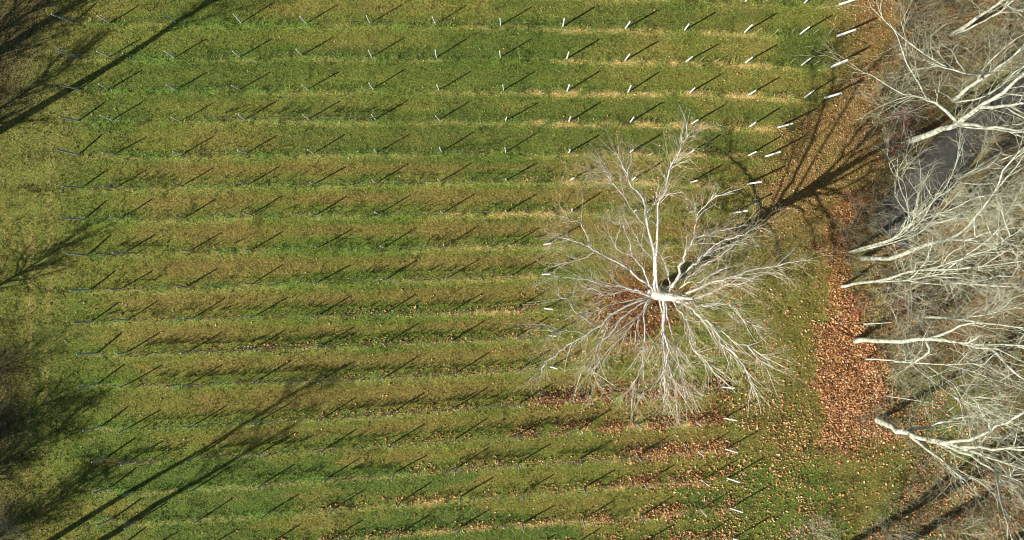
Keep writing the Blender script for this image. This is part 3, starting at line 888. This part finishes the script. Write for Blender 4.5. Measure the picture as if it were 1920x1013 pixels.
WT = 'bare trees along the wood edge'
wood_tree('bare_tree', 'bare tree with twin pale trunks in the upper right corner', 'tree', [(1786,66),(1820,42),(1860,15),(1900,-12),(1950,-50)], .24, [[(1790,64,.5),(1832,47),(1875,22),(1920,-15),(1960,-40)]], 1, 24, 5.5, group=WT)
wood_tree('bare_tree', 'bare tree with straight pale trunk below the corner pair', 'tree', [(1787,188),(1830,155),(1870,130),(1920,88),(1980,45)], .22, [[(1792,192,.5),(1850,180),(1890,150),(1940,110)], [(1860,136),(1815,138,10),(1775,128,10),(1740,118,9.5)]], 2, 26, 6.0, group=WT, f0=.2)
wood_tree('bare_tree', 'thickest forking bare tree at the upper end of the driveway', 'tree', [(1697,270),(1750,248),(1795,232),(1835,203),(1880,170),(1930,132),(2000,80)], .34, [[(1835,203),(1880,200),(1930,190),(1990,175)], [(1795,232),(1850,236),(1905,245),(1950,252)], [(1797,230),(1765,200,8),(1730,185,8),(1705,176,7.5)]], 3, 30, 6.0, group=WT, f0=.15)
wood_tree('bare_tree', 'crooked pale tree whose trunk foot is bright white', 'tree', [(1618,484),(1668,484),(1738,459),(1780,448),(1810,449),(1861,433),(1930,425)], .25, [[(1780,448),(1815,425),(1850,380),(1890,330)], [(1861,433),(1900,460),(1940,480)]], 4, 24, 4.5, group=WT, f0=.25)
wood_tree('bare_tree', 'multi-stemmed twiggy tree beside the grey driveway', 'tree', [(1592,473),(1635,460),(1672,449),(1700,432),(1716,400),(1728,350)], .13, [[(1600,474,.5),(1655,456),(1700,425),(1700,370),(1690,330)], [(1596,473,.5),(1665,455),(1712,430),(1740,395),(1770,340)], [(1600,475,.5),(1672,455),(1720,440),(1760,400),(1800,360)]], 5, 26, 4.2, up=.1, group=WT, f0=.35, kids=(5.5, 4.5))
wood_tree('bare_tree', 'long slanting pale tree with drooping twigs at mid wood edge', 'tree', [(1578,537),(1620,530),(1660,524),(1685,517),(1702,510),(1790,503),(1860,498),(1930,488)], .17, [[(1702,510),(1760,500),(1820,480),(1880,460)], [(1640,528),(1700,526),(1780,512),(1850,520)]], 6, 36, 4.6, up=-.07, group=WT, f0=.3, kids=(6, 4.5))
wood_tree('tree_snag', 'short branchless pale snag above the thick straight trunk', 'snag', [(1620,608),(1645,606.5),(1672,605)], .11, n1=0, seed=7, group=None, twist=False)
wood_tree('bare_tree', 'thick straight white trunk reaching right with forked top', 'tree', [(1603,640),(1670,640),(1740,637),(1770,638),(1800,642),(1850,646),(1930,650)], .26, [[(1740,637),(1775,625),(1800,612),(1828,606),(1850,612)], [(1735,638),(1742,655),(1732,670),(1715,680)], [(1800,642),(1830,652),(1870,655),(1920,680)]], 8, 16, 4.5, group=WT, f0=.45, kids=(4, 3))
wood_tree('bare_tree', 'thin pale tree just below the thick straight trunk', 'tree', [(1622,674),(1660,675),(1705,680),(1770,684),(1830,700),(1930,737)], .11, [[(1770,684),(1820,682),(1860,686)], [(1705,680),(1735,705),(1775,735),(1820,765)], [(1735,683),(1780,715),(1830,750)]], 9, 18, 4.2, group=WT, f0=.3, kids=(3.5, 3))
wood_tree('bare_tree', 'slender leaning tree above the thick straight trunk', 'tree', [(1735,594),(1790,598),(1830,603),(1900,613),(1960,620)], .18, [[(1790,598),(1850,590),(1910,575)]], 10, 20, 4.5, group=WT, f0=.2)
wood_tree('dead_sapling', 'leafless dead sapling with broken foot beside the leaf drift', 'sapling', [(1657,742),(1690,747),(1740,755),(1766,763)], .06, n1=4, Lb=1.6, seed=11, kids=(1.5, 1), rtw=.02, f0=.55)
wood_tree('bare_tree', 'gnarled grey tree with fanning branches in the lower right', 'tree', [(1645,786),(1675,803),(1700,814),(1740,826),(1800,838),(1850,855),(1930,885)], .36, [[(1705,815),(1740,845),(1775,870),(1810,910)], [(1740,826),(1800,845),(1860,880),(1915,905)], [(1760,830),(1820,825),(1870,800),(1915,775)], [(1800,838),(1860,840),(1930,838)], [(1690,808,4),(1740,800,5),(1790,785,6),(1820,782,6.5)]], 12, 28, 4.2, group=WT, f0=.25, kids=(4, 3.5), ang=(.35, .8))
wood_tree('bare_tree', 'grey bare tree right of the driveway near the picture edge', 'tree', [(1790,340),(1840,318),(1880,300),(1950,270)], .16, [[(1795,342,.5),(1850,345),(1920,335)]], 13, 22, 5.0, group=WT, f0=.1)
wood_tree('bare_tree', 'grey bare tree behind the drooping twigs at right edge', 'tree', [(1770,530),(1820,532),(1870,536),(1940,540)], .14, [], 14, 20, 4.5, group=WT, f0=.1)
wood_tree('bare_tree', 'small bare tree with greenish twigs at lower right edge', 'tree', [(1790,745),(1830,762),(1880,785),(1940,815)], .12, [], 15, 20, 4.5, group=WT, f0=.1)
wood_tree('bare_tree', 'thin bare tree standing between driveway and slender trees', 'tree', [(1740,420),(1790,410),(1845,395),(1910,380)], .13, [], 16, 20, 4.5, group=WT, f0=.1)
wood_tree('sapling', 'thin pale sapling leaning over orange leaves near bottom edge', 'sapling', [(1768,935,.0),(1766,950,1.5),(1758,985,3.5),(1748,1020,5)], .05, n1=8, Lb=1.6, seed=17, kids=(3, 2), rtw=.02)
wood_tree('sapling', 'thin pale sapling in the bottom right corner', 'sapling', [(1870,930,.0),(1880,950,1.5),(1900,985,3.5),(1918,1020,5)], .06, n1=12, Lb=2.0, seed=18, kids=(3, 2), rtw=.02)

# ---- low dry stalks and brambles of the wood floor
rr = random.Random(77)
ug = Tubes()
k_ = 0
while k_ < 12000:
    x_ = rr.uniform(1560, 2100); y_ = rr.uniform(-90, 1100)
    if x_ < wood_edge(np.array(float(y_))) + 5 or bool(in_drive(np.array(x_), np.array(y_))): continue
    if fbm(np.array(x_ / S), np.array(y_ / S), 2.2, 411) < rr.uniform(.3, .62): continue
    k_ += 1
    b0 = U(x_, y_)
    a_ = rr.uniform(0, 6.28); L_ = rr.uniform(.3, 1.5); o_ = rr.uniform(.15, .9) * L_
    q = np.array([math.cos(a_), math.sin(a_), 0])
    ug.add([b0, b0 + q * o_ * .3 + np.array([0, 0, L_ * .5]), b0 + q * o_ * .75 + np.array([0, 0, L_ * .8]), b0 + q * o_ * 1.4 + np.array([0, 0, L_ * .75])], [.014, .012, .010, .006], 3)
tag(ug.build('undergrowth', bark_mat('dry_stalk', (0.10, 0.08, 0.042), (0.38, 0.335, 0.20), .8), smooth=False), 'dry tan stalks and brambles covering the wood floor on the right', 'undergrowth', kind='stuff')

# ---- shrubs
def shrub(label, x, y, h, spread, n, seed, mat=None, kids=(3.5, 2.5), leaves=None, name='bare_shrub', cat='shrub', rad=.016, nl=0, group='bare shrubs in the wood edge'):
    rr = random.Random(seed)
    root = thing(name, label, cat, U(x, y), group)
    t = Tubes(); tips = []
    b0 = U(x, y)
    for _ in range(n):
        a_ = rr.uniform(0, 6.28); q = abs(rr.gauss(0, 1)) * spread * .25
        p = b0 + np.array([math.cos(a_) * q, math.sin(a_) * q, 0])
        d = unit(np.array([math.cos(a_) * rr.uniform(.1, 1.1), math.sin(a_) * rr.uniform(.1, 1.1), 1.0]))
        twig(t, p, d, h * rr.uniform(.6, 1.15), rad * rr.uniform(.8, 1.3), 2, rr, -.03, .15, kids, tips)
    child(t.build('stems', mat or M_shrub, smooth=False), root)
    if leaves:
        lp = np.array([tips[rr.randrange(len(tips))] + np.array([rr.gauss(0, .1) for _ in range(3)]) for _ in range(nl)])
        cc0 = np.array([rr.choice(leaves) for _ in lp])
        V, F3, cc = leaf_quads(lp, nrg.uniform(.05, .09, len(lp)), cc0, .9)
        child(mesh_np('leaves', V, None, F3, M_leaf, None, False, cc), root)
    return root
SH = [
 ('olive twiggy shrub under the twin trunks in upper corner', 1725, 95, 3.2, 2.5, 34, M_shrub),
 ('straw-coloured brush at the top of the wood edge', 1700, 35, 2.6, 3.0, 34, M_shrub),
 ('tan twiggy shrub left of the second pale tree', 1705, 160, 3.0, 2.6, 36, M_shrub),
 ('sprawling grey shrub reaching over the brown leaf ground', 1665, 190, 3.0, 2.6, 30, M_graytwig),
 ('low grey shrub between the thick forking tree and leaf ground', 1665, 265, 2.4, 2.0, 24, M_graytwig),
 ('grey shrub at the lower left corner of the driveway', 1618, 405, 2.6, 1.8, 26, M_shrub),
 ('thin shrub touching the left side of the leaf drift', 1592, 440, 2.4, 1.6, 18, M_shrub),
 ('rounded grey bush under the drooping twigs', 1690, 560, 3.2, 2.4, 40, M_graytwig),
 ('darker grey bush right of the rounded bush', 1755, 565, 3.4, 2.6, 40, M_shrub),
 ('brown brush between the short snag and thick trunk', 1705, 620, 2.2, 2.4, 30, M_shrub),
 ('brown brush between thick trunk and thin pale tree', 1690, 660, 2.2, 2.2, 30, M_shrub),
 ('low brush beneath the thin pale tree', 1690, 700, 2.0, 2.2, 28, M_shrub),
 ('pale grassy brush above the fan of grey branches', 1840, 735, 2.4, 3.0, 30, M_shrub),
 ('grey weeds round the foot of the gnarled tree', 1635, 783, 1.6, 1.6, 26, M_shrub),
 ('pale fine twigs fanning up from the bottom edge', 1525, 1000, 2.4, 2.4, 26, M_graytwig),
 ('grey-green shrub at the bottom edge by the long shadows', 1665, 1002, 2.6, 2.4, 30, M_graytwig),
 ('dense pale brush at bottom right among orange leaves', 1800, 1000, 2.4, 2.8, 30, M_graytwig),
 ('pale brush in the right edge below the fan of branches', 1895, 900, 2.6, 2.6, 30, M_graytwig),
 ('dry tan brush at right edge beside the slender tree', 1850, 555, 2.4, 3.0, 34, M_shrub),
 ('grey brush on the right side of the driveway', 1820, 380, 3.2, 2.4, 34, M_graytwig),
 ('olive brush at the far right above the driveway', 1850, 270, 2.6, 2.6, 30, M_shrub),
 ('tan brush at far right between the two upper trees', 1855, 90, 2.6, 2.6, 30, M_shrub),
]
for i, (lb, x, y, h, sp_, n, mt_) in enumerate(SH):
    shrub(lb, x, y, h, sp_, n, 300 + i, mt_)
YEL = [(.45, .33, .06), (.5, .36, .1), (.36, .32, .09), (.42, .24, .06)]
YG = [(.27, .29, .07), (.36, .34, .10), (.2, .22, .06)]
RED = [(.38, .06, .05), (.3, .05, .05), (.46, .12, .06)]
LS = [('golden-leaved bush below the slanting pale tree', 1640, 545, YEL, 1.3), ('yellow-green bush above the short snag', 1628, 578, YG, 1.6), ('small crimson bush left of the yellow-green bush', 1603, 570, RED, .9),
      ('small crimson bush under the rounded grey bush', 1683, 572, RED, 1.0), ('crimson bush beside the foot of the thick forking tree', 1673, 262, RED, 1.3), ('crimson bush just above the thick forking tree foot', 1686, 222, RED, 1.0),
      ('orange-red bush at the upper end of the leaf drift', 1598, 378, [(.5, .14, .06), (.42, .09, .05), (.55, .24, .08)], 1.2)]
for i, (lb, x, y, pal, h) in enumerate(LS):
    shrub(lb, x, y, h, 1.2, 16, 400 + i, M_shrub, (2.5, 2), pal, 'leafy_shrub', 'bush', .012, 260, 'coloured bushes in the wood edge')
# dark brush on the left edge
shrub('dark brown brush tangle on the left edge', 2, 690, 3.0, 3.4, 80, 501, M_dark, (4, 3), name='dark_brush', group=None)
shrub('dark brush tangle lower on the left edge', 0, 790, 2.6, 3.4, 80, 502, M_dark, (4, 3), name='dark_brush', group=None)
shrub('grey brush in the bottom left corner', 8, 985, 2.4, 3.4, 70, 503, M_shrub, (4, 3), name='dark_brush', group=None)

# ---- trees standing just outside the frame, whose shadows fall into the picture
def yard_tree(label, x, y, h, r, seed, n1, Lb, f0=.3, lean=(0, 0), kids=(5, 4.5), mt=M_dark, name='bare_tree', ang=(.4, .9), fork=None, rtw=.065):
    rr = random.Random(seed)
    b0 = U(x, y)
    root = thing(name, label, 'tree', b0, 'trees around the field')
    tr, cr = Tubes(), Tubes()
    pts = [b0 + np.array([lean[0] * (f ** 1.5) + rr.gauss(0, .08) * (f > 0), lean[1] * (f ** 1.5) + rr.gauss(0, .08) * (f > 0), h * f - .2 * (f == 0)]) for f in (0, .15, .3, .45, .6, .75, .9, 1)]
    sp, sr = catmull(pts, [r * (1 - .85 * i / 7) for i in range(8)], 2)
    tr.add(sp, sr, 8)
    stems = [(sp, f0, n1)]
    for (ff, az, el, L) in (fork or ()):
        p, d = sample(sp, ff)
        dv_ = np.array([math.cos(az) * math.cos(el), math.sin(az) * math.cos(el), math.sin(el)])
        pp = [p, p + dv_ * L * .3 + np.array([0, 0, .0]), p + dv_ * L * .65 + np.array([0, 0, .25]), p + dv_ * L + np.array([0, 0, 1.0])]
        s2, r2 = catmull(pp, [r * .55, r * .45, r * .3, r * .1], 3, .04, rr)
        tr.add(s2, r2, 6)
        stems.append((s2, .3, n1 // 2))
    for s_, g0, nn in stems:
        for _ in range(nn):
            f = rr.uniform(g0, 1); p, d = sample(s_, f)
            twig(cr, p, perp_dir(d, rr.uniform(*ang), rr, .15), Lb * rr.uniform(.5, 1.1) * (1.25 - .6 * f), rtw * rr.uniform(.7, 1.3), 2, rr, .05, .13, (kids[0] * 1.25, kids[1] * 1.3), None, 4)
    child(tr.build('trunk', mt), root); child(cr.build('crown', mt, smooth=False), root)
    return root
yard_tree('tall tree off the left edge casting the long diagonal shadow', -70, 286, 22, .36, 601, 34, 5.5, .5, kids=(5, 4))
yard_tree('tree off the left edge near the top corner', -60, 128, 20, .32, 602, 16, 4.5, .55)
yard_tree('low branching tree off the left edge near the top', -250, 250, 12, .2, 603, 26, 4.5, .25, kids=(6, 5))
yard_tree('second low branching tree off the upper left edge', -170, 160, 11, .2, 604, 26, 4.5, .25, kids=(6, 5))
yard_tree('third low branching tree off the upper left edge', -210, 330, 11, .2, 611, 24, 4, .3, kids=(6, 5))
yard_tree('small tree off the left edge at mid height', -130, 612, 8.2, .14, 605, 24, 3.2, .35, kids=(5, 5))
yard_tree('tall tree off the bottom left corner', -25, 1085, 18.5, .31, 606, 9, 3.4, .62, rtw=.045, fork=((.72, .6, .9, 5),))
yard_tree('second tall tree off the bottom edge at left', 55, 1092, 17, .33, 607, 10, 3.6, .5, rtw=.045)
yard_tree('bushy tree off the lower left edge', -190, 985, 9.5, .16, 608, 34, 3.8, .25, kids=(6, 5.5))
yard_tree('second bushy tree off the lower left edge', -150, 900, 8, .16, 609, 32, 3.4, .25, kids=(6, 5.5))
yard_tree('third bushy tree off the lower left edge', -130, 1080, 9.5, .14, 610, 34, 3.4, .2, kids=(6, 5.5))
yard_tree('thick tree off the bottom edge at right', 1470, 1098, 16, .42, 621, 16, 5, .4, fork=((.4, .9, .9, 8), (.5, .2, .9, 6)))
yard_tree('second thick tree off the bottom edge at right', 1560, 1098, 19, .48, 622, 16, 5, .5, fork=((.6, 1.2, .9, 6),))
yard_tree('tree off the bottom right corner', 1750, 1100, 16, .36, 623, 16, 5, .4)
print('objects', len(bpy.data.objects))
